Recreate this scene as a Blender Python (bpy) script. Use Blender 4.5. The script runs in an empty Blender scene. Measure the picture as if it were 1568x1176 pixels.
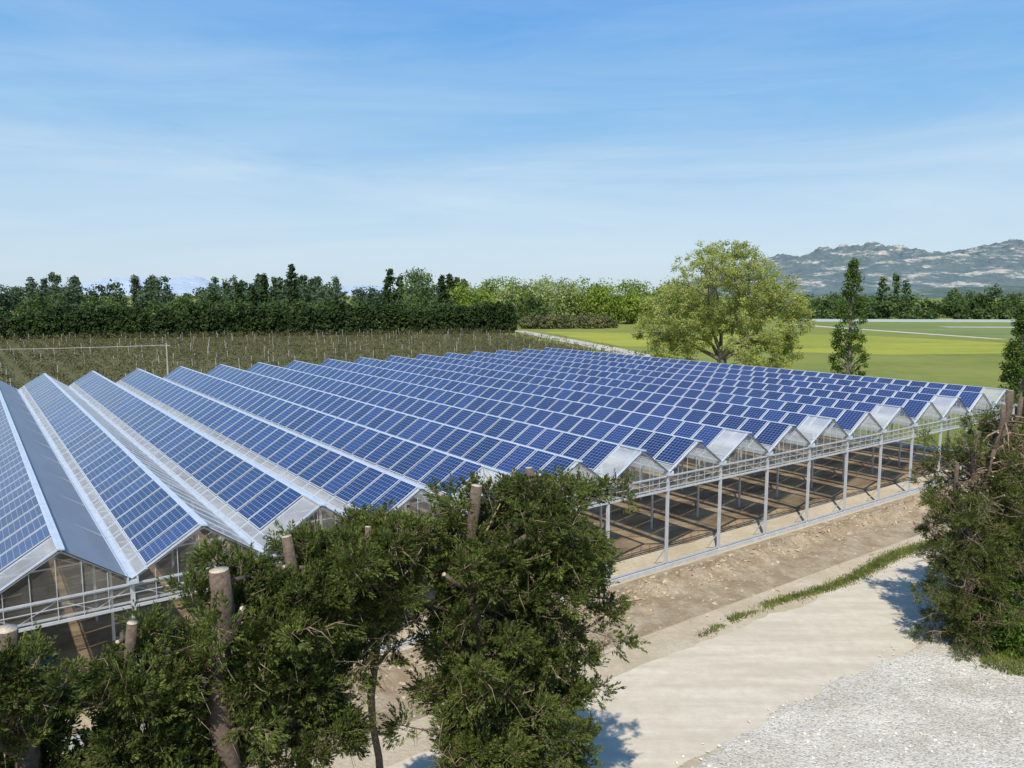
import bpy, bmesh, math, random
import numpy as np
from mathutils import Vector, noise
random.seed(5)
rng=np.random.default_rng(7)
S=bpy.context.scene
H=14.25
ANG=math.radians(35.8)
U=np.array([-math.sin(ANG),math.cos(ANG)]); V=np.array([math.cos(ANG),math.sin(ANG)])
def P(u,v,z=0.0): return np.array([u*U[0]+v*V[0], u*U[1]+v*V[1], z])

# ---------------------------------------------------------------- materials
def mat(name):
    m=bpy.data.materials.new(name); m.use_nodes=True
    nt=m.node_tree; b=nt.nodes['Principled BSDF']
    return m,nt,b
def N(nt,t,**k):
    n=nt.nodes.new(t)
    for a,v in k.items(): setattr(n,a,v)
    return n
def ramp(nt,src,stops):
    r=N(nt,'ShaderNodeValToRGB'); e=r.color_ramp.elements
    e[0].position,e[0].color=stops[0][0],(*stops[0][1],1)
    e[1].position,e[1].color=stops[-1][0],(*stops[-1][1],1)
    for p,c in stops[1:-1]:
        x=e.new(p); x.color=(*c,1)
    nt.links.new(src,r.inputs[0]); return r
def noise_n(nt,scale,detail=6,rough=.6,coord='Object',mapscale=None,rot=None):
    tc=N(nt,'ShaderNodeTexCoord'); n=N(nt,'ShaderNodeTexNoise')
    n.inputs['Scale'].default_value=scale; n.inputs['Detail'].default_value=detail; n.inputs['Roughness'].default_value=rough
    src=tc.outputs[coord]
    if mapscale or rot:
        mp=N(nt,'ShaderNodeMapping')
        if mapscale: mp.inputs['Scale'].default_value=mapscale
        if rot: mp.inputs['Rotation'].default_value=rot
        nt.links.new(src,mp.inputs[0]); src=mp.outputs[0]
    nt.links.new(src,n.inputs[0]); return n
def mixc(nt,fac,a,b,mode='MIX'):
    m=N(nt,'ShaderNodeMix',data_type='RGBA',blend_type=mode)
    for i,x in ((0,fac),(6,a),(7,b)):
        if hasattr(x,'links'): nt.links.new(x,m.inputs[i])
        elif isinstance(x,tuple): m.inputs[i].default_value=(*x,1)
        else: m.inputs[i].default_value=x
    return m.outputs[2]
def ground_mat(name,c1,c2,c3,s1=.25,s2=6,bump=.3,bs=25,dist=.03,rough=.95,ms=None,rot=None):
    m,nt,b=mat(name)
    n1=noise_n(nt,s1,5,mapscale=ms,rot=rot); n2=noise_n(nt,s2,8,.7)
    r1=ramp(nt,n1.outputs[0],[(.38,c1),(.62,c2)])
    r2=ramp(nt,n2.outputs[0],[(.35,(0,0,0)),(.7,(1,1,1))])
    f=N(nt,'ShaderNodeMath',operation='MULTIPLY'); nt.links.new(r2.outputs[0],f.inputs[0]); f.inputs[1].default_value=.65
    c=mixc(nt,f.outputs[0],r1.outputs[0],c3)
    nt.links.new(c,b.inputs['Base Color']); b.inputs['Roughness'].default_value=rough
    b.inputs['Specular IOR Level'].default_value=.15
    if bump:
        n3=noise_n(nt,bs,8,.75); bp=N(nt,'ShaderNodeBump'); bp.inputs['Strength'].default_value=bump; bp.inputs['Distance'].default_value=dist
        nt.links.new(n3.outputs[0],bp.inputs['Height']); nt.links.new(bp.outputs[0],b.inputs['Normal'])
    return m
def leaf_mat(name,c1,c2,c3,clump=.6,trans=.3,lo=.6,dead=False):
    m,nt,b=mat(name)
    g=N(nt,'ShaderNodeNewGeometry')
    r=ramp(nt,g.outputs['Random Per Island'],[(0,c1),(.6,c2),(1,c3)])
    n=noise_n(nt,clump,3,.6)
    rr=ramp(nt,n.outputs[0],[(.35,(lo,lo+.02,lo)),(.65,(1.25,1.2,1.05))])
    c=mixc(nt,1.0,r.outputs[0],rr.outputs[0],'MULTIPLY')
    if dead:
        n4=noise_n(nt,1.9,4,.7); rd=ramp(nt,n4.outputs[0],[(.61,(0,0,0)),(.70,(.85,.85,.85))])
        c=mixc(nt,rd.outputs[0],c,(.20,.12,.06))
    nt.links.new(c,b.inputs['Base Color']); b.inputs['Roughness'].default_value=.65
    b.inputs['Specular IOR Level'].default_value=.15
    t=N(nt,'ShaderNodeBsdfTranslucent'); nt.links.new(c,t.inputs[0])
    mx=N(nt,'ShaderNodeMixShader'); mx.inputs[0].default_value=trans
    out=nt.nodes['Material Output']
    nt.links.new(b.outputs[0],mx.inputs[1]); nt.links.new(t.outputs[0],mx.inputs[2]); nt.links.new(mx.outputs[0],out.inputs[0])
    return m
def plain(name,c,rough=.6,metal=0,var=.15,scale=3):
    m,nt,b=mat(name)
    n=noise_n(nt,scale,6)
    r=ramp(nt,n.outputs[0],[(.3,tuple(x*(1-var) for x in c)),(.7,tuple(min(1,x*(1+var)) for x in c))])
    nt.links.new(r.outputs[0],b.inputs['Base Color']); b.inputs['Roughness'].default_value=rough; b.inputs['Metallic'].default_value=metal
    return m
M_meadow=ground_mat('meadow_grass',(.13,.165,.035),(.20,.225,.05),(.27,.26,.06),.018,.25,.5,3,.2,ms=(1,2.2,1),rot=(0,0,.5))
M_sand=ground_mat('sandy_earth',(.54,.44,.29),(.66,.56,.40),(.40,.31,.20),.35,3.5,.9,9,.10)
M_road=ground_mat('dirt_road_mat',(.53,.455,.335),(.64,.56,.43),(.45,.375,.27),.6,1.6,.6,12,.035,ms=(.25,2.2,1),rot=(0,0,-.62))
M_berm=ground_mat('berm_earth',(.38,.285,.175),(.58,.47,.32),(.28,.20,.12),.9,4,1.0,6,.16)
M_soil=ground_mat('greenhouse_soil_sun_shade',(.19,.122,.068),(.54,.385,.225),(.34,.235,.135),.32,3,.8,5,.12,ms=(.6,1.7,1),rot=(0,0,.15))  # stretched light and dark streaks: sun and shade bands painted into the soil colour
M_orch=ground_mat('orchard_ground',(.09,.085,.035),(.125,.11,.05),(.10,.115,.03),.05,1,.4,3,.1)
M_track=ground_mat('track_mat',(.48,.43,.34),(.56,.51,.42),(.42,.38,.28),.1,1,.2)
M_white=ground_mat('covered_crop',(.36,.40,.36),(.52,.54,.50),(.22,.30,.16),.03,.3,.2,ms=(.2,3,1))
M_grav,nt,b=mat('crushed_gravel')
tc=N(nt,'ShaderNodeTexCoord'); vo=N(nt,'ShaderNodeTexVoronoi'); vo.inputs['Scale'].default_value=15
nzv=noise_n(nt,3,3)
wv=mixc(nt,.08,tc.outputs['Object'],nzv.outputs['Color'],'ADD'); nt.links.new(wv,vo.inputs[0])
r=ramp(nt,vo.outputs['Color'],[(0,(.38,.335,.25)),(.35,(.60,.545,.44)),(1,(.78,.73,.63))])
nn=noise_n(nt,.45,6); r2=ramp(nt,nn.outputs[0],[(.3,(.78,.74,.68)),(.62,(1.03,1.02,1.0))])
nt.links.new(mixc(nt,1.0,r.outputs[0],r2.outputs[0],'MULTIPLY'),b.inputs['Base Color']); b.inputs['Roughness'].default_value=.9
bp=N(nt,'ShaderNodeBump'); bp.inputs['Strength'].default_value=.8; bp.inputs['Distance'].default_value=.04; bp.invert=True
nt.links.new(vo.outputs['Distance'],bp.inputs['Height'])
n5=noise_n(nt,4,8,.75); bp2=N(nt,'ShaderNodeBump'); bp2.inputs['Strength'].default_value=.75; bp2.inputs['Distance'].default_value=.12
nt.links.new(n5.outputs[0],bp2.inputs['Height']); nt.links.new(bp.outputs[0],bp2.inputs['Normal']); nt.links.new(bp2.outputs[0],b.inputs['Normal'])

M_galv=plain('galvanised_steel',(.52,.54,.56),.45,.2,.12)
M_gut=plain('gutter_metal',(.55,.60,.65),.4,.2,.1)
M_concrete=plain('sill_concrete',(.5,.5,.48),.8)
M_rub=plain('seal',(.05,.055,.06),.6)
M_bark=plain('bark',(.12,.085,.06),.9,0,.5,14)
M_barkg=plain('bark_grey',(.17,.145,.11),.9,0,.3,4)
M_cut=plain('cut_wood',(.52,.42,.30),.8,0,.25,20)
M_twig=plain('dead_twigs',(.26,.185,.12),.9,0,.4,8)
M_post=plain('white_post',(.42,.40,.36),.7)
M_rock=plain('rock',(.66,.61,.52),.9,0,.2,3)
M_clod=plain('earth_clods',(.43,.34,.22),.95,0,.3,2)

def poly_mat(name,col,tr,ribscale,rough=.25,lo=.8):
    m,nt,b=mat(name)
    tc=N(nt,'ShaderNodeTexCoord'); w=N(nt,'ShaderNodeTexWave'); w.bands_direction='Y'; w.inputs['Scale'].default_value=ribscale
    nt.links.new(tc.outputs['Object'],w.inputs[0])
    n=noise_n(nt,.8,5,mapscale=(1,.35,1))
    r=ramp(nt,n.outputs[0],[(.3,tuple(x*lo for x in col)),(.7,col)])
    nt.links.new(r.outputs[0],b.inputs['Base Color']); b.inputs['Roughness'].default_value=rough
    bp=N(nt,'ShaderNodeBump'); bp.inputs['Strength'].default_value=.5; bp.inputs['Distance'].default_value=.03
    nt.links.new(w.outputs[0],bp.inputs['Height']); nt.links.new(bp.outputs[0],b.inputs['Normal'])
    if tr>0:
        t=N(nt,'ShaderNodeBsdfTransparent'); t.inputs[0].default_value=(.96,.97,.96,1)
        mx=N(nt,'ShaderNodeMixShader')
        rt=ramp(nt,n.outputs[0],[(.3,(min(1,tr*1.1),)*3),(.7,(tr*.9,)*3)]); nt.links.new(rt.outputs[0],mx.inputs[0])
        nt.links.new(b.outputs[0],mx.inputs[1]); nt.links.new(t.outputs[0],mx.inputs[2]); nt.links.new(mx.outputs[0],nt.nodes['Material Output'].inputs[0])
    return m
M_poly=poly_mat('polycarbonate_roof',(.72,.73,.73),.55,2.2)
M_poly2=poly_mat('clear_polycarbonate_roof',(.70,.71,.71),.72,2.2)
M_polyw=poly_mat('polycarbonate_wall',(.52,.48,.40),.84,2.2)
M_corr=poly_mat('corrugated_steel',(.24,.27,.31),0,2.2,.45)

M_pv,nt,b=mat('photovoltaic_cells')
uv=N(nt,'ShaderNodeUVMap'); sp=N(nt,'ShaderNodeSeparateXYZ'); nt.links.new(uv.outputs[0],sp.inputs[0])
def gridline(out,n,w):
    a=N(nt,'ShaderNodeMath',operation='MULTIPLY'); nt.links.new(out,a.inputs[0]); a.inputs[1].default_value=n
    f=N(nt,'ShaderNodeMath',operation='FRACT'); nt.links.new(a.outputs[0],f.inputs[0])
    s=N(nt,'ShaderNodeMath',operation='SUBTRACT'); nt.links.new(f.outputs[0],s.inputs[0]); s.inputs[1].default_value=.5
    ab=N(nt,'ShaderNodeMath',operation='ABSOLUTE'); nt.links.new(s.outputs[0],ab.inputs[0])
    g=N(nt,'ShaderNodeMath',operation='GREATER_THAN'); nt.links.new(ab.outputs[0],g.inputs[0]); g.inputs[1].default_value=.5-w
    return g.outputs[0]
def mmax(a,c):
    x=N(nt,'ShaderNodeMath',operation='MAXIMUM'); nt.links.new(a,x.inputs[0]); nt.links.new(c,x.inputs[1]); return x.outputs[0]
lines=mmax(gridline(sp.outputs[0],10,.04),gridline(sp.outputs[1],6,.04))
frame=mmax(gridline(sp.outputs[0],1,.012),gridline(sp.outputs[1],1,.02))
g=N(nt,'ShaderNodeNewGeometry')
cr=ramp(nt,g.outputs['Random Per Island'],[(0,(.009,.020,.075)),(.5,(.012,.027,.10)),(1,(.018,.038,.13))])
vc=N(nt,'ShaderNodeTexVoronoi'); vc.inputs['Scale'].default_value=9; tcc=N(nt,'ShaderNodeTexCoord'); nt.links.new(tcc.outputs['Object'],vc.inputs[0])
rv=ramp(nt,vc.outputs['Color'],[(0,(.8,.8,.85)),(1,(1.25,1.25,1.2))])
cc=mixc(nt,1.0,cr.outputs[0],rv.outputs[0],'MULTIPLY')
c=mixc(nt,lines,cc,(.20,.25,.36)); c=mixc(nt,frame,c,(.6,.62,.65))
nt.links.new(c,b.inputs['Base Color']); b.inputs['Roughness'].default_value=.2; b.inputs['Specular IOR Level'].default_value=.5

# ---------------------------------------------------------------- mesh helpers
def link(o,parent=None):
    S.collection.objects.link(o)
    if parent: o.parent=parent
    return o
def empty(name,loc=(0,0,0),rz=0):
    o=bpy.data.objects.new(name,None); o.location=loc; o.rotation_euler=(0,0,rz); S.collection.objects.link(o); return o
def np_mesh(name,verts,k,m,parent=None,loc=None):
    verts=np.asarray(verts,dtype=np.float32).reshape(-1,3); n=len(verts)//k
    me=bpy.data.meshes.new(name); me.vertices.add(n*k); me.vertices.foreach_set('co',verts.ravel())
    me.loops.add(n*k); me.loops.foreach_set('vertex_index',np.arange(n*k,dtype=np.int32))
    me.polygons.add(n); me.polygons.foreach_set('loop_start',np.arange(0,n*k,k,dtype=np.int32)); me.polygons.foreach_set('loop_total',np.full(n,k,dtype=np.int32))
    me.update(calc_edges=True); me.materials.append(m)
    o=bpy.data.objects.new(name,me)
    return link(o,parent)
class MB:
    def __init__(s): s.v=[];s.f=[];s.m=[];s.uv=[]
    def face(s,pts,m=0,uv=None):
        i=len(s.v); s.v+= [tuple(p) for p in pts]; s.f.append(tuple(range(i,i+len(pts)))); s.m.append(m); s.uv+= (uv if uv else [(0,0)]*len(pts))
    def box(s,a,b,m=0):
        x0,y0,z0=a;x1,y1,z1=b
        i=len(s.v); s.v+=[(x0,y0,z0),(x1,y0,z0),(x1,y1,z0),(x0,y1,z0),(x0,y0,z1),(x1,y0,z1),(x1,y1,z1),(x0,y1,z1)]
        for f in ((0,3,2,1),(4,5,6,7),(0,1,5,4),(1,2,6,5),(2,3,7,6),(3,0,4,7)):
            s.f.append(tuple(i+j for j in f)); s.m.append(m); s.uv+=[(0,0)]*4
    def beam(s,p,q,w,h=None,m=0):
        p=Vector(p);q=Vector(q);d=(q-p).normalized(); h=h or w
        up=Vector((0,0,1)) if abs(d.z)<.95 else Vector((1,0,0))
        a=d.cross(up).normalized()*w/2; c=a.cross(d).normalized()*h/2
        i=len(s.v)
        for e in (p,q): s.v+=[tuple(e-a-c),tuple(e+a-c),tuple(e+a+c),tuple(e-a+c)]
        for f in ((0,3,2,1),(4,5,6,7),(0,1,5,4),(1,2,6,5),(2,3,7,6),(3,0,4,7)):
            s.f.append(tuple(i+j for j in f)); s.m.append(m); s.uv+=[(0,0)]*4
    def tube(s,pts,rad,n=6,m=0,cap=None):
        base=len(s.v)
        for k,(p,r_) in enumerate(zip(pts,rad)):
            p=Vector(p); d=(Vector(pts[min(k+1,len(pts)-1)])-Vector(pts[max(k-1,0)])).normalized()
            up=Vector((0,0,1)) if abs(d.z)<.9 else Vector((1,0,0))
            a=d.cross(up).normalized(); c=a.cross(d)
            for j in range(n):
                t=2*math.pi*j/n; s.v.append(tuple(p+(a*math.cos(t)+c*math.sin(t))*r_))
        for k in range(len(pts)-1):
            for j in range(n):
                s.f.append((base+k*n+j,base+k*n+(j+1)%n,base+(k+1)*n+(j+1)%n,base+(k+1)*n+j)); s.m.append(m); s.uv+=[(0,0)]*4
        if cap is not None:
            s.f.append(tuple(base+(len(pts)-1)*n+j for j in range(n))); s.m.append(cap); s.uv+=[(0,0)]*n
    def obj(s,name,mats,parent=None,smooth=False):
        me=bpy.data.meshes.new(name); me.from_pydata(s.v,[],s.f)
        for m in mats: me.materials.append(m)
        me.polygons.foreach_set('material_index',s.m)
        u=me.uv_layers.new(name='UVMap'); u.data.foreach_set('uv',np.array(s.uv,dtype=np.float32).ravel())
        if smooth: me.polygons.foreach_set('use_smooth',[True]*len(s.f))
        me.update(); o=bpy.data.objects.new(name,me); return link(o,parent)
def sheet(name,pts,z,m):
    b=MB(); b.face([(p[0],p[1],z) for p in pts]); return b.obj(name,[m])
def heightgrid(name,u0,u1,v0,v1,step,fn,m):
    us=np.arange(u0,u1+step,step); vs=np.arange(v0,v1+step,step)
    vv=[];ff=[]
    for i,u in enumerate(us):
        for j,v in enumerate(vs):
            p=P(u,v); vv.append((p[0],p[1],fn(u,v)))
    nj=len(vs)
    for i in range(len(us)-1):
        for j in range(nj-1): ff.append((i*nj+j,i*nj+j+1,(i+1)*nj+j+1,(i+1)*nj+j))
    me=bpy.data.meshes.new(name); me.from_pydata(vv,[],ff); me.materials.append(m)
    me.polygons.foreach_set('use_smooth',[True]*len(ff)); o=bpy.data.objects.new(name,me); link(o); return o
nz=lambda x,y,s,z=0: noise.noise(Vector((x*s,y*s,z)))
def unit(a): return a/np.linalg.norm(a,axis=-1,keepdims=True)
def stones(name,pts,sz,m):
    b=MB()
    for p,s in zip(pts,sz):
        bm=bmesh.new()
        for _ in range(8): bm.verts.new(Vector(p)+Vector(unit(rng.normal(size=3)))*s*Vector((1,1,.65)))
        bmesh.ops.convex_hull(bm,input=bm.verts)
        for f in bm.faces: b.face([x.co for x in f.verts])
        bm.free()
    b.obj(name,[m])

# ---------------------------------------------------------------- ground
b_=MB(); R=16000; b_.face([(-R,-2000,0),(R,-2000,0),(R,R,0),(-R,R,0)]); b_.obj('ground',[M_meadow])
def PP(u,v): return P(u,v)[:2]
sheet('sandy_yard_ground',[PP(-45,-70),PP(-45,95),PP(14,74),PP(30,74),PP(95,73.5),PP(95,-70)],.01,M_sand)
def strip(name,ulo,uhi,v0,v1,z,m,amp=.45,step=.4):
    b=MB(); vs=np.arange(v0,v1,step)
    e=lambda v,k: amp*(nz(v,k,.35)+.45*nz(v,k,1.6,3))
    for a,c in zip(vs[:-1],vs[1:]):
        q=[(ulo+e(a,1.7),a),(ulo+e(c,1.7),c),(uhi+e(c,9.7),c),(uhi+e(a,9.7),a)]
        b.face([P(u,v,z) for u,v in q])
    return b.obj(name,[m])
strip('dirt_road',14.2,19.5,-60,90,.018,M_road)
def gedge(v): return 14.5+.5*nz(v,5,.5)+.25*nz(v,2,2.)
heightgrid('gravel_area',-14,15.2,10,38,.18,lambda u,v: (.03+.10*max(0,nz(u,v,.5))+.06*abs(nz(u,v,2.3,4))+.03*nz(u,v,6,1))*min(1,max(0,(gedge(v)-u)/.7)) - (.02 if u>gedge(v) else -.012),M_grav)
def bermz(u,v):
    e=max(0,math.sin(math.pi*(u-21.4)/4.7)); r=math.exp(-((u-24.7-.3*nz(v,1,.3))/.65)**2)
    return .012+e*(.04+.16*max(0,nz(u,v,.6))+.12*abs(nz(u,v,2.0,3)))+e**.5*r*(.18+.5*abs(nz(u,v,1.6,6))+.25*abs(nz(u,v,4.,6)))
heightgrid('earth_berm',21.4,26.1,-30,72,.14,bermz,M_berm)
pts=[];sz=[]
for k in range(2600):
    u=24.5+rng.normal()*.75; v=rng.uniform(5,68)
    if rng.uniform()<.25: u=rng.uniform(21,26)
    if 21<u<26.1: pts.append(P(u,v,bermz(u,v)+.01)); sz.append(.03+.13*rng.uniform()**2.2)
stones('earth_clods',pts,sz,M_clod)
pts=[P(rng.uniform(9,14.8),rng.uniform(12,31),.07) for k in range(700)]
stones('gravel_stones',pts,rng.uniform(.02,.07,700),M_rock)
sheet('orchard_soil',[PP(90,-160),PP(90,73),(20,193),(-6,287),(-185,243),(-400,215)],.03,M_orch)
sheet('farm_track',[(34,140),(40,141),(28,205),(5,300),(-1,300),(21.5,202)],.05,M_track)
sheet('field_track',[(130,365),(137,365),(159,242),(155,242)],.05,M_track)
sheet('covered_crop_field',[(160,400),(460,372),(520,410),(170,448)],.05,M_white)
sheet('covered_crop_field',[(190,330),(460,300),(470,308),(190,340)],.05,M_white)
M_g2=ground_mat('crop_grass',(.14,.19,.06),(.24,.25,.08),(.12,.16,.05),.03,.4,.3,ms=(.3,3,1))
sheet('crop_field',[(142,362),(420,335),(400,240),(165,243)],.03,M_g2)
M_y=ground_mat('flowering_field_mat',(.18,.215,.035),(.31,.31,.045),(.38,.36,.05),.03,.35,.4,ms=(.5,2,1))
sheet('flowering_field',[(30,210),(90,178),(150,190),(145,228),(120,270),(12,290)],.03,M_y)

# ---------------------------------------------------------------- greenhouse (local frame x=v, y=u)
GH=empty('solar_greenhouse',(0,0,0),ANG)
W=4.19; RV0=6.1; RA=2.25; RB=W-RA; ZG=5.1; ZR=6.5
UN=26.4; UF=87.0; I0,I1=-5,15
NP=40; PITCH=(UF-UN)/NP
SLA=math.hypot(RA,ZR-ZG)
roof=MB(); roof2=MB(); corr=MB(); gut=MB(); pan=MB(); st=MB(); wall=MB(); rb=MB()
da=Vector((RA,0,ZR-ZG))/SLA; na=Vector((-(ZR-ZG),0,RA))/SLA
SLB=math.hypot(RB,ZR-ZG); db=Vector((RB,0,-(ZR-ZG)))/SLB; nb=Vector(((ZR-ZG),0,RB))/SLB
for i in range(I0,I1+1):
    xr=RV0+W*i; xa=xr-RA; xb=xr+RB
    y0=UN-.15; y1=UF+.1
    roof.face([(xa+.09,y0,ZG+.06),(xr,y0,ZR),(xr,y1,ZR),(xa+.09,y1,ZG+.06)])
    tgt=corr if i<0 else (roof if i<3 else roof2)
    tgt.face([(xr,y0,ZR),(xb-.09,y0,ZG+.06),(xb-.09,y1,ZG+.06),(xr,y1,ZR)])
    for gx in ([xa,xb] if i==I1 else [xa]):
        gut.box((gx-.16,y0-.1,ZG-.1),(gx+.16,y1,ZG+.02)); gut.box((gx-.16,y0-.1,ZG+.021),(gx-.12,y1,ZG+.12)); gut.box((gx+.12,y0-.1,ZG+.021),(gx+.16,y1,ZG+.12))
    gut.beam((xr-.05,y0-.05,ZR+.035),(xr-.05,y1,ZR+.035),.10,.05); gut.beam((xr+.06,y0-.05,ZR+.02),(xr+.06,y1,ZR+.02),.12,.05)
    base=Vector((xa,0,ZG))
    for k in range(NP+1):
        y=UN+k*PITCH
        a=base+da*.1+na*.02; c=base+da*(SLA-.05)+na*.02
        gut.beam((a.x,y,a.z),(c.x,y,c.z),.05,.04)
        a=Vector((xr,0,ZR))+db*.08+nb*.02; c=Vector((xr,0,ZR))+db*(SLB-.12)+nb*.02
        if i>=0: gut.beam((a.x,y,a.z),(c.x,y,c.z),.04,.04)
    a=base+da*.52+na*.03; gut.beam((a.x,y0,a.z),(a.x,y1,a.z),.05,.05)
    k0=1 if i%2==1 else 0
    for k in range(k0,NP):
        ya=UN+k*PITCH+.075; yb=UN+(k+1)*PITCH-.075
        s0,s1=.58,2.60
        jx=rng.normal()*.004
        o=base+na*(.055+jx); th=na*.04
        c4=[o+da*s0+Vector((0,ya,0)),o+da*s1+Vector((0,ya,0)),o+da*s1+Vector((0,yb,0)),o+da*s0+Vector((0,yb,0))]
        t4=[q+th+na*rng.normal()*.006 for q in c4]; j=len(pan.v); pan.v+=[tuple(q) for q in c4+t4]
        for f,uvq in (((7,6,5,4),[(0,1),(1,1),(1,0),(0,0)]),((0,1,5,4),None),((1,2,6,5),None),((2,3,7,6),None),((3,0,4,7),None),((0,1,2,3),None)):
            pan.f.append(tuple(j+q for q in f)); pan.m.append(0 if uvq else 1); pan.uv+=uvq or [(0,0)]*4
    for yy,near in ((UN,True),(UF,False)):
        zb=4.2 if near else .3
        wall.face([(xa+.05,yy,ZG-.12),(xb-.05,yy,ZG-.12),(xb-.12,yy,ZG+.03),(xr,yy,ZR-.06),(xa+.12,yy,ZG+.03)])
        wall.face([(xa+.05,yy,zb+.06),(xb-.05,yy,zb+.06),(xb-.05,yy,ZG-.18),(xa+.05,yy,ZG-.18)])
        if near:
            yf=yy-.04
            st.beam((xa,yf,ZG-.15),(xb,yf,ZG-.15),.05,.06); st.beam((xa,yf,4.2),(xb,yf,4.2),.07,.09)
            st.beam((xa,yf-.004,ZG),(xr,yf-.004,ZR-.07),.05,.06); st.beam((xr,yf-.006,ZR-.07),(xb,yf-.006,ZG),.05,.06)
            rb.beam((xa,yf-.08,ZG+.02),(xr,yf-.08,ZR-.01),.04,.03); rb.beam((xr,yf-.082,ZR-.01),(xb,yf-.082,ZG+.02),.04,.03)
            for q in range(1,6):
                x=xa+W*q/6; zt=ZG+(ZR-ZG)*((x-xa)/RA if x<xr else (xb-x)/RB)-.1
                st.beam((x,yf-.01,4.25),(x,yf-.01,zt),.02,.02)
            st.beam((xa,yf-.02,4.65),(xb,yf-.02,4.65),.025,.025)
            st.box((xa,yy-.10,.0),(xb,yy+.10,.22),1)
            st.beam((xa,yf,.34),(xb,yf,.34),.05,.06)
    for r_ in range(0,13):
        y=UN+ (UF-UN)*r_/12
        w=.065 if r_ in(0,12) else .05
        st.box((xa-w,y-w,0),(xa+w,y+w,ZG-.1),0)
        st.beam((xa,y+.05,4.32),(xb,y+.05,4.32),.05,.06); st.beam((xa,y+.05,4.85),(xb,y+.05,4.85),.04,.04)
        for q in range(4):
            xq=xa+W*q/4; st.beam((xq,y+.05,4.32 if q%2 else 4.85),(xq+W/4,y+.05,4.85 if q%2 else 4.32),.025,.025)
        if r_ and r_<12: st.beam((xa,y,ZG),(xr,y,ZR-.06),.04,.05); st.beam((xr,y,ZR-.06),(xb,y,ZG),.04,.05)
    st.beam((xa,UN+.05,1.1),(xa,UN+.8,.05),.05,.05)
xe=RV0+W*I1+RB
for r_ in range(13):
    y=UN+(UF-UN)*r_/12; st.box((xe-.07,y-.07,0),(xe+.07,y+.07,ZG-.1))
st.beam((xe,UN,4.2),(xe,UF,4.2),.08,.1); st.box((xe-.1,UN+.1,0),(xe+.1,UF,.22),1)
wall.face([(xe,UN,.25),(xe,UF,.25),(xe,UF,ZG-.1),(xe,UN,ZG-.1)])
roof.obj('polycarbonate_sheets',[M_poly],GH); roof2.obj('clear_polycarbonate_sheets',[M_poly2],GH); corr.obj('corrugated_sheets',[M_corr],GH); gut.obj('gutters_and_glazing_bars',[M_gut],GH)
pan.obj('solar_panels',[M_pv,M_galv],GH); st.obj('steel_frame_and_sill',[M_galv,M_concrete],GH); wall.obj('gable_cladding',[M_polyw],GH); rb.obj('edge_trim',[M_rub],GH)
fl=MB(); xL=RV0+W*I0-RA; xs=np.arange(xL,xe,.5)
fe=lambda x: UN+2.3+.5*nz(x,3,.4)+.3*nz(x,8,1.3)  # soil starts behind the sill; bare pale sand there imitates the sunlit strip
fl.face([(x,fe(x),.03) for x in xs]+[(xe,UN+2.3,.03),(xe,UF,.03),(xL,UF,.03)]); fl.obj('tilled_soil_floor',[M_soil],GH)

# ---------------------------------------------------------------- foliage generators
def leafquads(c,nrm,size,asp=.6):
    n=len(c); nrm=unit(nrm+1e-6); t=unit(np.cross(nrm,rng.normal(size=(n,3)))); b=np.cross(nrm,t)
    s=(size*rng.uniform(.6,1.4,n))[:,None]
    t=t*s;b=b*s*asp
    return np.stack([c-t,c-b,c+t,c+b],1)
def crown_clumps(cx,cy,z0,z1,r,nc,shape='round'):
    d=unit(rng.normal(size=(nc,3))); rad=rng.uniform(.45,1,nc)**.6
    if shape=='round':
        p=d*rad[:,None]*np.array([r,r,(z1-z0)/2]); p+=np.array([cx,cy,(z0+z1)/2])
    else:
        t=rng.uniform(0,1,nc); pr=(1-t**(2.2 if shape=='column' else 1.3))**.8*(.55+.45*np.minimum(1,t*5))
        a=rng.uniform(0,6.283,nc); q=r*pr*rad
        p=np.stack([cx+np.cos(a)*q,cy+np.sin(a)*q,z0+t*(z1-z0)],1)
    return p
def clump_leaves(cent,rc,n,size,axis=None):
    m=len(cent); o=unit(rng.normal(size=(m,n,3))); rr=rng.uniform(.3,1,(m,n,1))
    sc=rc*rng.uniform(.7,1.3,(m,1,1))
    c=cent[:,None]+o*rr*sc*np.array([1,1,.75])
    nr=o+rng.normal(size=(m,n,3))*.5+np.array([0,0,.35])
    return leafquads(c.reshape(-1,3),nr.reshape(-1,3),size)
def mass(name,trees,mfol,size,rc,nc,nl,trunk=True):
    E=empty(name); L=[]; tb=MB()
    for (x,y,h,r,shape,zb) in trees:
        L.append(clump_leaves(crown_clumps(x,y,zb*h,h,r,nc,shape),rc*(r/6 if shape=='round' else .8),nl,size))
        if trunk: tb.tube([(x,y,0),(x+.2,y,h*.4),(x,y,h*.8)],[.03*h*.5,.012*h,.004*h],5)
    np_mesh('foliage',np.concatenate(L),4,mfol,E)
    if trunk: tb.obj('trunks',[M_barkg],E)
M_hedge=leaf_mat('hedge_leaf',(.028,.05,.016),(.04,.07,.02),(.06,.095,.028),.25,.2)
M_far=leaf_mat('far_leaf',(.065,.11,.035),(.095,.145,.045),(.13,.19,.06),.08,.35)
M_farb=leaf_mat('haze_tinted_leaf',(.075,.115,.07),(.095,.14,.08),(.12,.17,.09),.05,.3)  # distance haze painted in as a paler, bluer leaf colour
M_bright=leaf_mat('spring_leaf',(.19,.27,.05),(.27,.35,.065),(.35,.42,.09),.12,.45,.7)
M_pale=leaf_mat('pale_leaf',(.28,.35,.13),(.36,.42,.17),(.44,.48,.22),.1,.4,.75)
M_greyb=leaf_mat('scrub_leaf',(.15,.15,.07),(.20,.21,.10),(.24,.25,.12),.2,.3)
M_oak=leaf_mat('broadleaf_spring',(.33,.37,.10),(.44,.48,.14),(.55,.57,.22),.35,.5,.7)
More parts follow.
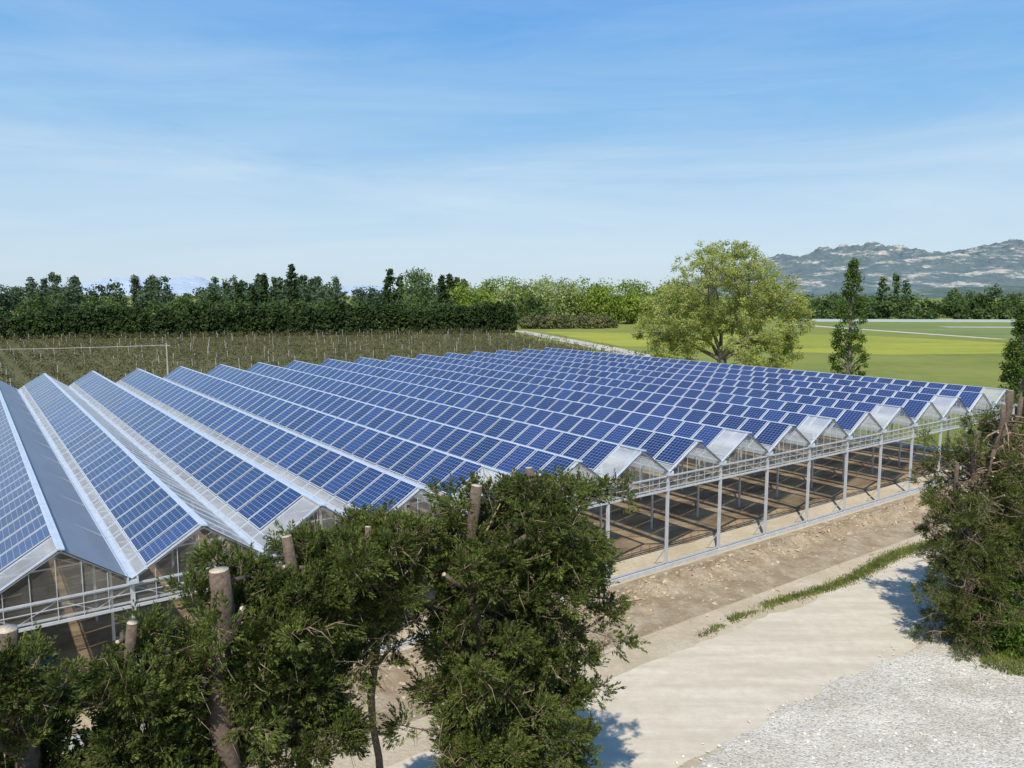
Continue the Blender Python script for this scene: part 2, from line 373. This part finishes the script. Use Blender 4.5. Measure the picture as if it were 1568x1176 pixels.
M_popl=leaf_mat('poplar_leaf',(.06,.11,.02),(.10,.16,.03),(.14,.21,.04),.6,.35)
M_orchl=leaf_mat('orchard_leaf',(.12,.09,.05),(.13,.12,.05),(.15,.17,.06),.1,.2)
M_cyp=leaf_mat('cypress_leaf',(.07,.095,.026),(.12,.155,.038),(.21,.25,.06),1.1,.32,.55,True)
M_cyp2=leaf_mat('shrub_leaf',(.06,.11,.015),(.09,.16,.02),(.14,.22,.03),1.2,.3)
M_grass=leaf_mat('grass_blades',(.12,.17,.03),(.17,.22,.04),(.30,.29,.12),.8,.3)

tr=[]
n=92
for k in range(n):
    t=k/(n-1); x=-185+184*t; y=237+46*t
    tr.append((x+rng.normal()*.4,y+rng.normal()*.5,8.4+rng.normal()*.8+.8*math.sin(k*.31)+1.2*t,2.5,'column',.01))
mass('cypress_hedge',tr,M_hedge,.42,1.4,75,20,False)
tr=[(-210+k*5.0+rng.normal()*2,325+rng.normal()*12,12.2+rng.normal()*2.0,4.4,'round',.05) for k in range(46)]
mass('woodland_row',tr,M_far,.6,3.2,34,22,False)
tr=[]
for k in range(90):
    x=-600+k*7.4+rng.normal()*3; hh=16+2.5*math.sin(k*.35)+rng.normal()*2.2
    tr.append((x,560+rng.normal()*30,hh+3,6.5,'round',.02))
for k in range(60):
    x=-440+k*5+rng.normal()*1.5
    if (k//7)%2==0 or k>46: tr.append((x,600+rng.normal()*10,28+rng.normal()*1.6,2.6,'column',.05))
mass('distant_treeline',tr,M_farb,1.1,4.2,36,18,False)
tr=[(-115,400,29,3.4,'column',.05),(-66,415,27,4.6,'column',.05),(-61,420,24,3.6,'column',.05)]
tr+=[(-38+q*4,415,24+rng.normal()*1.4,2.4,'column',.05) for q in range(4)]
tr+=[(-150+q*7,420,21+rng.normal()*2,2.2,'column',.05) for q in range(3)]
mass('poplar_group',tr,M_hedge,.7,2.4,80,22)
mass('ash_tree',[(-47.5,380,26,7.5,'round',.15)],leaf_mat('ash_leaf',(.12,.18,.07),(.15,.22,.09),(.19,.26,.10),.1,.4),.6,4,90,32)
tr=[]
for k in range(17):
    x=-24+k*6.6+rng.normal()*1.5; tr.append((x,395+rng.normal()*12,20.5+rng.normal()*2,6.4,'round',.08))
for k in range(14): tr.append((-14+k*8+rng.normal()*2,372+rng.normal()*6,12+rng.normal()*2.4,5,'round',.02))
mass('spring_woodland',tr,M_bright,.55,4,60,26)
mass('pale_willow_trees',[(17,364,23,6.5,'round',.1),(27,366,22,5.5,'round',.1),(-2,366,19,5,'round',.1)],M_pale,.5,3.6,70,28)
mass('scrub_bushes',[(6+k*2.6,318+rng.normal()*3+k*.4,5.6+rng.normal()*.8,2.8,'round',0) for k in range(15)],M_greyb,.35,3,34,24,False)
tr=[]
for k in range(90):
    x=60+k*8+rng.normal()*5; tr.append((x,640+rng.normal()*60,12+rng.normal()*3,6.5,'round',0))
for k in range(60):
    x=160+k*6+rng.normal()*4; tr.append((x,490+rng.normal()*20-k*.5,6+abs(rng.normal())*4,5,'round',0))
for k in range(26):
    x=150+k*9+rng.normal()*3; tr.append((x,452-k*.8,3.5+abs(rng.normal())*2,3.5,'round',0))
for (x,h) in ((233,24),(241,26),(247,22),(300,15),(330,13)): tr.append((x,480,h,2.8,'column',.05))
tr+=[(303,480,19,6,'round',.05),(294,480,16,4,'round',.05),(345,480,13,6,'round',.05),(420,520,15,8,'round',.05)]
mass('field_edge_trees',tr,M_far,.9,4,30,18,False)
def poplar(name,x,y,h,r,zb=.02):
    E=empty(name); tb=MB()
    cl=crown_clumps(x,y,zb*h,h,r,230,'column')
    L=clump_leaves(cl,.7,50,.13); np_mesh('foliage',L,4,M_popl,E)
    tb.tube([(x,y,0),(x+.1,y,h*.3),(x-.1,y,h*.6),(x,y,h*.97)],[.4,.28,.16,.03],7)
    for c in cl[::3]: tb.tube([(x,y,max(.5,c[2]-2)),tuple((np.array([x,y,c[2]-1])+c)/2),tuple(c)],[.07,.05,.02],4)
    tb.obj('trunk_and_branches',[M_barkg],E)
poplar('poplar_tree',46.8,105,18.9,2.4)
poplar('poplar_tree',56.6,84,12.9,1.9)
poplar('poplar_tree',60.5,88,15,1.8)

def bigtree():
    E=empty('large_broadleaf_tree'); tb=MB(); X,Y=32,115; tips=[]
    def grow(p,d,L,r,lev):
        pts=[p];rad=[r]; q=p
        for s in range(3):
            d=(d+Vector(rng.normal(size=3))*.13+Vector((0,0,.03))).normalized(); q=q+d*L/3; pts.append(q); rad.append(r*(1-.16*(s+1)))
        tb.tube(pts,rad,7 if lev<2 else 4)
        if lev>=2: tips.append(pts[2]);
        if lev==4: tips.append(q); return
        for c in range(3):
            sp=.75 if lev else .85
            nd=(d+Vector(rng.normal(size=3))*sp*Vector((1,1,.55))).normalized()
            if nd.z<-.3: nd.z=-.25
            grow(q if c else pts[2+ (lev>0)],nd,L*rng.uniform(.62,.82),r*.55,lev+1)
    base=Vector((X,Y,0)); tb.tube([base,base+Vector((.1,0,1.5)),base+Vector((-.1,0,4.5))],[1.0,.75,.7],10)
    fork=base+Vector((-.1,0,4.3))
    for dx,dy,dz,L in ((-.9,.1,.75,6.2),(-.35,-.3,1.1,6.6),(.1,.35,1.4,6.8),(.55,-.2,1.0,6.4),(1.0,.2,.62,6.4),(.2,-.9,.7,5.2),(-.2,.9,.7,5.2)):
        grow(fork,Vector((dx,dy,dz)).normalized(),L,.36,1)
    tb.obj('trunk_and_limbs',[M_barkg],E)
    t=np.array([tuple(q) for q in tips])
    def dome(n,cx,cz,rx,rz): 
        d=unit(rng.normal(size=(n,3))); k=rng.uniform(.62,1,(n,1)); return np.array([X+cx,Y,cz])+d*k*np.array([rx,rx*.85,rz])
    ex=np.concatenate([dome(360,0,15.3,8.5,7.6),dome(180,-6,11,6.5,5.7),dome(180,6.5,11,6.9,5.4),dome(110,-7.5,6,3.9,3.4),dome(110,7.5,5.5,4.3,3.3)])
    cl=np.concatenate([t,ex]); keep=(cl[:,2]>2.0)&(np.hypot(cl[:,0]-X,cl[:,1]-Y)<13.5)&(cl[:,2]<22.9); cl=cl[keep]
    L=clump_leaves(cl,.88,72,.13); np_mesh('foliage',L,4,M_oak,E)
bigtree()

E=empty('fruit_orchard'); cs=[];posts=MB()
def inorch(x,y):
    return y<236+ (x+185)*.25-6 and x<20-(y-193)*.27 and y>0
for v in np.arange(-150,150,3.6):
    for u in np.arange(93,420,.95):
        p=P(u,v)
        if inorch(p[0],p[1]) and p[0]>-.75*p[1]-20 and rng.uniform()<.93:
            cs.append((p[0]+rng.normal()*.45,p[1]+rng.normal()*.45,.4+rng.uniform()*1.9))
    for u in np.arange(93+(v*3.3%7),420,16):
        p=P(u,v)
        if inorch(p[0],p[1]) and p[0]>-.75*p[1]-20 and rng.uniform()<.6:
            posts.beam((p[0],p[1],0),(p[0]+rng.normal()*.1,p[1],2.6),.09,.09)
cs=np.array(cs)
np_mesh('foliage',clump_leaves(cs,1.05,18,.15),4,M_orchl,E); posts.obj('stakes',[M_post],E)
E=empty('utility_pole'); b=MB(); px,py=-52,114
b.tube([(px,py,0),(px,py,7.0)],[.15,.10],8); b.beam((px-.6,py,6.6),(px+.6,py,6.6),.08)
for s in (-.5,.5):
    pts=[Vector((px+s-60*t,py-6*t,6.7-1.0*4*t*(1-t)*.5)) for t in np.linspace(0,1,12)]
    b.tube(pts,[.02]*12,4)
b.obj('pole',[M_post],E)

# ---------------------------------------------------------------- foreground cypresses
def sprays(org,ax,Ls,K,blade,wid):
    m=len(org); t=rng.uniform(0,1,(m,K,1)); ax=unit(ax)
    rp=rng.normal(size=(m,K,3)); perp=unit(rp-(rp*ax[:,None]).sum(-1,keepdims=True)*ax[:,None])
    side=unit(np.cross(ax,rng.normal(size=(m,3))))[:,None]
    perp=unit(perp*.5+side*np.sign((perp*side).sum(-1,keepdims=True))*.8)
    off=rng.uniform(0,.085,(m,K,1))*(1-.7*t)
    base=org[:,None]+ax[:,None]*t*Ls[:,None,None]+perp*off
    d=unit(ax[:,None]*1.0+perp*(.9-.5*t))
    L=blade*(1.2-.5*t)*rng.uniform(.6,1.4,(m,K,1))
    w=unit(np.cross(d,rng.normal(size=(m,K,3))))*wid*rng.uniform(.7,1.3,(m,K,1))
    q=np.stack([base,base+d*L*.45+w,base+d*L,base+d*L*.45-w],2)
    return q.reshape(-1,3)
def cypress(u,v,h,rad,nl=90,zlow=1.0,trunks=None,K=48,fol=None,tr_r=.17,ftop=.5,front=1.0,extra=(),bare_p=.2,nclump=(2,5),zpow=.75,droop=0,stubs=7,limbstubs=0):
    c=P(u,v); E=empty('cypress_tree',(c[0],c[1],0)); tb=MB(); O=[];A=[];LS=[]
    tocam=math.atan2(-c[1],-c[0])
    trunks=trunks or [(0,0,h,tr_r)]
    for (dx,dy,hh,tr) in trunks:
        pts=[];rr=[]
        for s in range(15):
            f=s/14; pts.append((dx*f+.09*math.sin(s*1.3+v),dy*f+.07*math.cos(s*1.6+u),hh*f)); rr.append(tr*(1.35-.5*f)*(1+.10*math.sin(s*2.3+v)))
        tb.tube(pts,rr,12,0,1)
        for s in range(stubs):
            a=rng.uniform(0,6.28); z=hh-rng.uniform(.15,3.2); p=Vector((pts[12][0],pts[12][1],z)); d=Vector((math.cos(a),math.sin(a),rng.uniform(-.1,.7)))
            l=rng.uniform(.15,.7); tb.tube([p,p+d*l*.5,p+d*l],[.055,.045,.035],6,0,1)
    for s in range(limbstubs):
        a=tocam+rng.normal()*1.1; z=rng.uniform(h*.55,h-.9); d=Vector((math.cos(a)*.8,math.sin(a)*.8,rng.uniform(.2,1.0))).normalized()
        p=Vector((0,0,z)); l=rng.uniform(.8,1.5); tb.tube([p,p+d*l*.35+Vector((0,0,-.05)),p+d*l*.7,p+d*l+Vector((0,0,.1))],[.075,.065,.055,.05],8,0,1)
    def foliage_clump(q,d,cr,ns):
        for s in range(ns):
            sd=Vector(rng.normal(size=3)); sd=sd.normalized()
            dd=(sd*.8+d*.55+Vector((0,0,.15))).normalized()
            if dd.z<-.6: dd.z*=.3
            e=q+sd*cr*rng.uniform(.1,.85)
            if e.z>h-ftop*.3: e.z=h-ftop*.3-rng.uniform(0,.4)
            O.append(e);A.append(dd);LS.append(rng.uniform(.14,.38))
            if s%4==0: tb.tube([q,(q+e)*.5+Vector((0,0,.02)),e+dd*.15],[.008,.006,.003],3,2)
    limbs=[]
    for k in range(nl):
        tk=trunks[rng.integers(len(trunks))]
        z=zlow+(min(tk[2],h)-ftop-zlow)*rng.uniform(0,1)**zpow
        a=rng.uniform(0,6.283)
        if math.cos(a-tocam)>.55 and rng.uniform()>front: continue
        limbs.append((tk,z,a,rad*rng.uniform(.4,1.2),rng.uniform(-.05,.7)))
    for e in extra: limbs.append((trunks[0],*e))
    for (tk,z,a,Ll,rise) in limbs:
        f=z/tk[2]
        d=Vector((math.cos(a),math.sin(a),rise-droop*rng.uniform()))
        p=Vector((tk[0]*f,tk[1]*f,z-.25*Ll)); pts=[p.copy()]; ns=6
        for s in range(ns):
            d=(d+Vector(rng.normal(size=3))*.2+Vector((0,0,.06-droop*.15))).normalized(); p=p+d*Ll/ns
            if p.z>h-ftop*.6: p.z=h-ftop*.6-rng.uniform(0,.25)
            pts.append(p.copy())
        r0=rng.uniform(.018,.045); bare=rng.uniform()<bare_p
        tb.tube(pts,[r0*(1-.13*s) for s in range(ns+1)],5,2 if bare else 0)
        if not bare:
            for s in range(rng.integers(*nclump)):
                t=rng.uniform(.4,1.0); i=min(ns-1,int(t*ns)); q=pts[i].lerp(pts[i+1],t*ns-i)+Vector(rng.normal(size=3))*.12
                foliage_clump(q,d,rng.uniform(.2,.44),int(rng.uniform(11,24)))
        for s in range(9):
            t=rng.uniform(.1,.9); i=min(ns-1,int(t*ns)); q=pts[i].lerp(pts[i+1],t*ns-i); dd=(d*.8+Vector(rng.normal(size=3))*1.0).normalized()
            m1=q+dd*rng.uniform(.12,.3)+Vector((0,0,-.05)); m2=m1+(dd+Vector(rng.normal(size=3))*.6+Vector((0,0,-.3)))*.22
            tb.tube([q,m1,m2],[.012,.008,.003],3,2)
    tb.obj('trunk_and_limbs',[M_bark,M_cut,M_twig],E,True)
    O=np.array([tuple(x) for x in O]);A=np.array([tuple(x) for x in A])
    np_mesh('foliage',sprays(O,A,np.array(LS),K,.082,.0118),4,fol or M_cyp,E)
cypress(13.0,-2.6,8.6,1.8,70,K=30)
cypress(12.8,.25,9.45,1.5,85,2,ftop=.7,limbstubs=2)
cypress(12.9,1.8,9.1,1.3,55,3,tr_r=.09,ftop=.5)
cypress(12.8,3.15,9.7,1.6,88,3.5,tr_r=.20,ftop=.5,front=.12,limbstubs=3)
cypress(13.2,4.55,9.9,1.5,76,6.0,tr_r=.12,ftop=.5,limbstubs=2)
cypress(13.3,6.2,9.75,1.5,66,6.9,tr_r=.07,ftop=.15)
cypress(12.9,8.3,10.35,1.6,105,3.0,tr_r=.13,ftop=.8,front=.5,limbstubs=3)
cypress(13.0,9.8,10.5,1.9,165,1.5,tr_r=.10,trunks=[(0,0,10.5,.11),(.45,.2,10.0,.08)],ftop=.3,extra=[(8.3,.15,2.7,.25),(8.0,.0,2.5,.2),(7.0,.3,2.3,.1)],limbstubs=2)
cypress(13.2,32.2,8.9,2.2,180,.4,trunks=[(0,0,8.9,.13),(-.6,.2,7.6,.1),(.5,-.3,8.2,.08)],bare_p=.32,ftop=.3,zpow=1.0,droop=.5,K=28)
cypress(13.0,34.2,10.4,2.2,190,.4,trunks=[(0,0,10.4,.15),(-.5,-.4,9.9,.11),(.6,.2,10.1,.1)],bare_p=.32,ftop=.6,zpow=1.0,droop=.5,K=28)
cypress(12.6,37.0,10.0,2.2,90,1.0,K=22)
E=empty('leafy_shrub'); c=P(11.6,33.4)
cl=crown_clumps(c[0],c[1],.1,3.6,1.9,90,'round'); np_mesh('foliage',clump_leaves(cl,.45,60,.06),4,M_cyp2,E)
def grass(name,pts,h,m):
    pts=np.array(pts); n=len(pts); d=unit(rng.normal(size=(n,3))*.35+np.array([0,0,1])); w=unit(np.cross(d,rng.normal(size=(n,3))))*.018
    L=h*rng.uniform(.5,1.4,(n,1)); q=np.stack([pts-w,pts+w,pts+d*L],1); np_mesh(name,q,3,m)
g_=[]
while len(g_)<30000:
    v=24+42*rng.uniform()**.7; u=20.1+rng.normal()*(.13+.008*(v-24))+.25*math.sin(v*.5)
    if nz(u,v,.9,7)*.9+nz(u,v,.3,2)*.5+(v-24)*.03 > -.28 or rng.uniform()<.08: g_.append(P(u,v,.015))
grass('grass_verge',g_,.12,M_grass)
g_=[]
while len(g_)<24000:
    v=rng.uniform(30.5,40); u=rng.uniform(7.5,13.0)
    if v-31.0+nz(u,v,.5)*1.6 > abs(u-11.0)*.55: g_.append(P(u,v,.05))
grass('grass_patch',g_,.25,M_grass)

# ---------------------------------------------------------------- mountains
def mountain(name,x0,x1,y0,y1,prof,nx,ny,m,rough=.25,seed=0):
    vv=[];ff=[]
    for j in range(ny):
        t=j/(ny-1); y=y0+(y1-y0)*t
        for i in range(nx):
            s=i/(nx-1); x=x0+(x1-x0)*s
            hgt=np.interp(s,[p[0] for p in prof],[p[1] for p in prof])
            env=math.sin(math.pi/2*min(1,t*1.25))**.8
            r1=noise.hetero_terrain(Vector((x*.0022,y*.0022,seed)),.8,2.1,6,.7)
            z=hgt*env*(1-rough+rough*.9*r1) if t<.8 else hgt*env*(1-rough+rough*.9*r1)*(1-(t-.8)*3)
            vv.append((x,y,z-2))
    for j in range(ny-1):
        for i in range(nx-1): ff.append((j*nx+i,j*nx+i+1,(j+1)*nx+i+1,(j+1)*nx+i))
    me=bpy.data.meshes.new(name); me.from_pydata(vv,[],ff); me.materials.append(m); o=bpy.data.objects.new(name,me); link(o)
def rock_mat(name,veg,rock,dark):
    m,nt,b=mat(name)
    g=N(nt,'ShaderNodeNewGeometry'); sx=N(nt,'ShaderNodeSeparateXYZ'); nt.links.new(g.outputs['True Normal'],sx.inputs[0])
    n=noise_n(nt,.005,10,.78,mapscale=(1,1,4)); n2=noise_n(nt,.02,6,.7)
    a=N(nt,'ShaderNodeMath',operation='SUBTRACT'); nt.links.new(n.outputs[0],a.inputs[0])
    s=N(nt,'ShaderNodeMath',operation='MULTIPLY'); nt.links.new(sx.outputs[2],s.inputs[0]); s.inputs[1].default_value=.10; nt.links.new(s.outputs[0],a.inputs[1])
    r=ramp(nt,a.outputs[0],[(.40,veg),(.455,dark),(.49,rock),(.65,rock)])
    rr=ramp(nt,n2.outputs[0],[(.3,(.75,.75,.8)),(.7,(1.15,1.14,1.1))])
    nt.links.new(mixc(nt,1.0,r.outputs[0],rr.outputs[0],'MULTIPLY'),b.inputs['Base Color']); b.inputs['Roughness'].default_value=1; b.inputs['Specular IOR Level'].default_value=0
    return m
M_mt=rock_mat('haze_tinted_limestone',(.115,.155,.16),(.42,.385,.335),(.16,.195,.19))  # blue aerial haze tinted into the vegetation colours
M_mt2=rock_mat('haze_tinted_hills',(.38,.46,.54),(.44,.49,.55),(.38,.45,.53))  # pale blue-grey is atmospheric haze painted as base colour
mountain('limestone_mountains',900,4600,3600,5200,[(0,20),(.1,115),(.2,222),(.3,238),(.42,240),(.55,285),(.7,296),(1,320)],320,90,M_mt,.25,3)
mountain('foothills',1200,4200,2700,3300,[(0,10),(.2,40),(.4,50),(.6,45),(1,70)],140,24,rock_mat('foothill_mat',(.10,.14,.12),(.22,.24,.20),(.11,.155,.13)),.4,9)
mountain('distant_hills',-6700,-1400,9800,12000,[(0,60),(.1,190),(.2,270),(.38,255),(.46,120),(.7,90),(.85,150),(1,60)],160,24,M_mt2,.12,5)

# ---------------------------------------------------------------- light, sky, camera
el=math.radians(52)
sd=Vector((-.2,-.98,0)).normalized()*math.cos(el); sd.z=math.sin(el)
L=bpy.data.lights.new('sun','SUN'); L.energy=4.9; L.angle=math.radians(.5); L.color=(1,.96,.88)
lo=bpy.data.objects.new('sun',L); lo.rotation_euler=(-sd).to_track_quat('-Z','Y').to_euler(); link(lo)
w=bpy.data.worlds.new('World'); S.world=w; w.use_nodes=True; nt=w.node_tree
STR=.14
bg=nt.nodes['Background']; bg.inputs[1].default_value=STR
sk=N(nt,'ShaderNodeTexSky',sky_type='NISHITA'); sk.sun_disc=False; sk.sun_elevation=el; sk.sun_rotation=math.radians(191.5)
sk.air_density=1.0; sk.dust_density=.6; sk.ozone_density=1.6; sk.altitude=50
tc=N(nt,'ShaderNodeTexCoord'); sx=N(nt,'ShaderNodeSeparateXYZ'); nt.links.new(tc.outputs['Generated'],sx.inputs[0])
gr=ramp(nt,sx.outputs[2],[(0,(.58,.71,.82)),(.05,(.55,.71,.85)),(.13,(.43,.64,.86)),(.22,(.25,.52,.85)),(.36,(.11,.37,.83)),(1,(.04,.18,.55))])
sc=N(nt,'ShaderNodeVectorMath',operation='SCALE'); sc.inputs['Scale'].default_value=1/STR; nt.links.new(gr.outputs[0],sc.inputs[0])
skc=mixc(nt,.9,sk.outputs[0],sc.outputs[0])
mp=N(nt,'ShaderNodeMapping'); mp.inputs['Scale'].default_value=(.9,.9,7.5); mp.inputs['Rotation'].default_value=(.0,.12,.2)
nt.links.new(tc.outputs['Generated'],mp.inputs[0])
n1=N(nt,'ShaderNodeTexNoise'); n1.inputs['Scale'].default_value=1.6; n1.inputs['Detail'].default_value=10; n1.inputs['Roughness'].default_value=.62; n1.inputs['Distortion'].default_value=.6
nt.links.new(mp.outputs[0],n1.inputs[0])
r=ramp(nt,n1.outputs[0],[(.40,(0,0,0)),(.75,(.58,.58,.58))])
band=ramp(nt,sx.outputs[2],[(0,(.3,.3,.3)),(.10,(.7,.7,.7)),(.16,(.95,.95,.95)),(.24,(.5,.5,.5)),(.42,(.2,.2,.2))])
f=N(nt,'ShaderNodeMath',operation='MULTIPLY'); nt.links.new(r.outputs[0],f.inputs[0]); nt.links.new(band.outputs[0],f.inputs[1])
c=mixc(nt,f.outputs[0],skc,(5.4,6.2,6.7))
nt.links.new(c,bg.inputs[0])
cam=bpy.data.cameras.new('camera'); cam.sensor_width=36; cam.lens=1161/1568*36; cam.clip_end=40000; cam.clip_start=.1
co=bpy.data.objects.new('camera',cam); co.location=(0,0,H); co.rotation_euler=(math.radians(90-6.73),0,0); link(co); S.camera=co
S.view_settings.view_transform='Standard'; S.view_settings.look='None'; S.view_settings.exposure=0
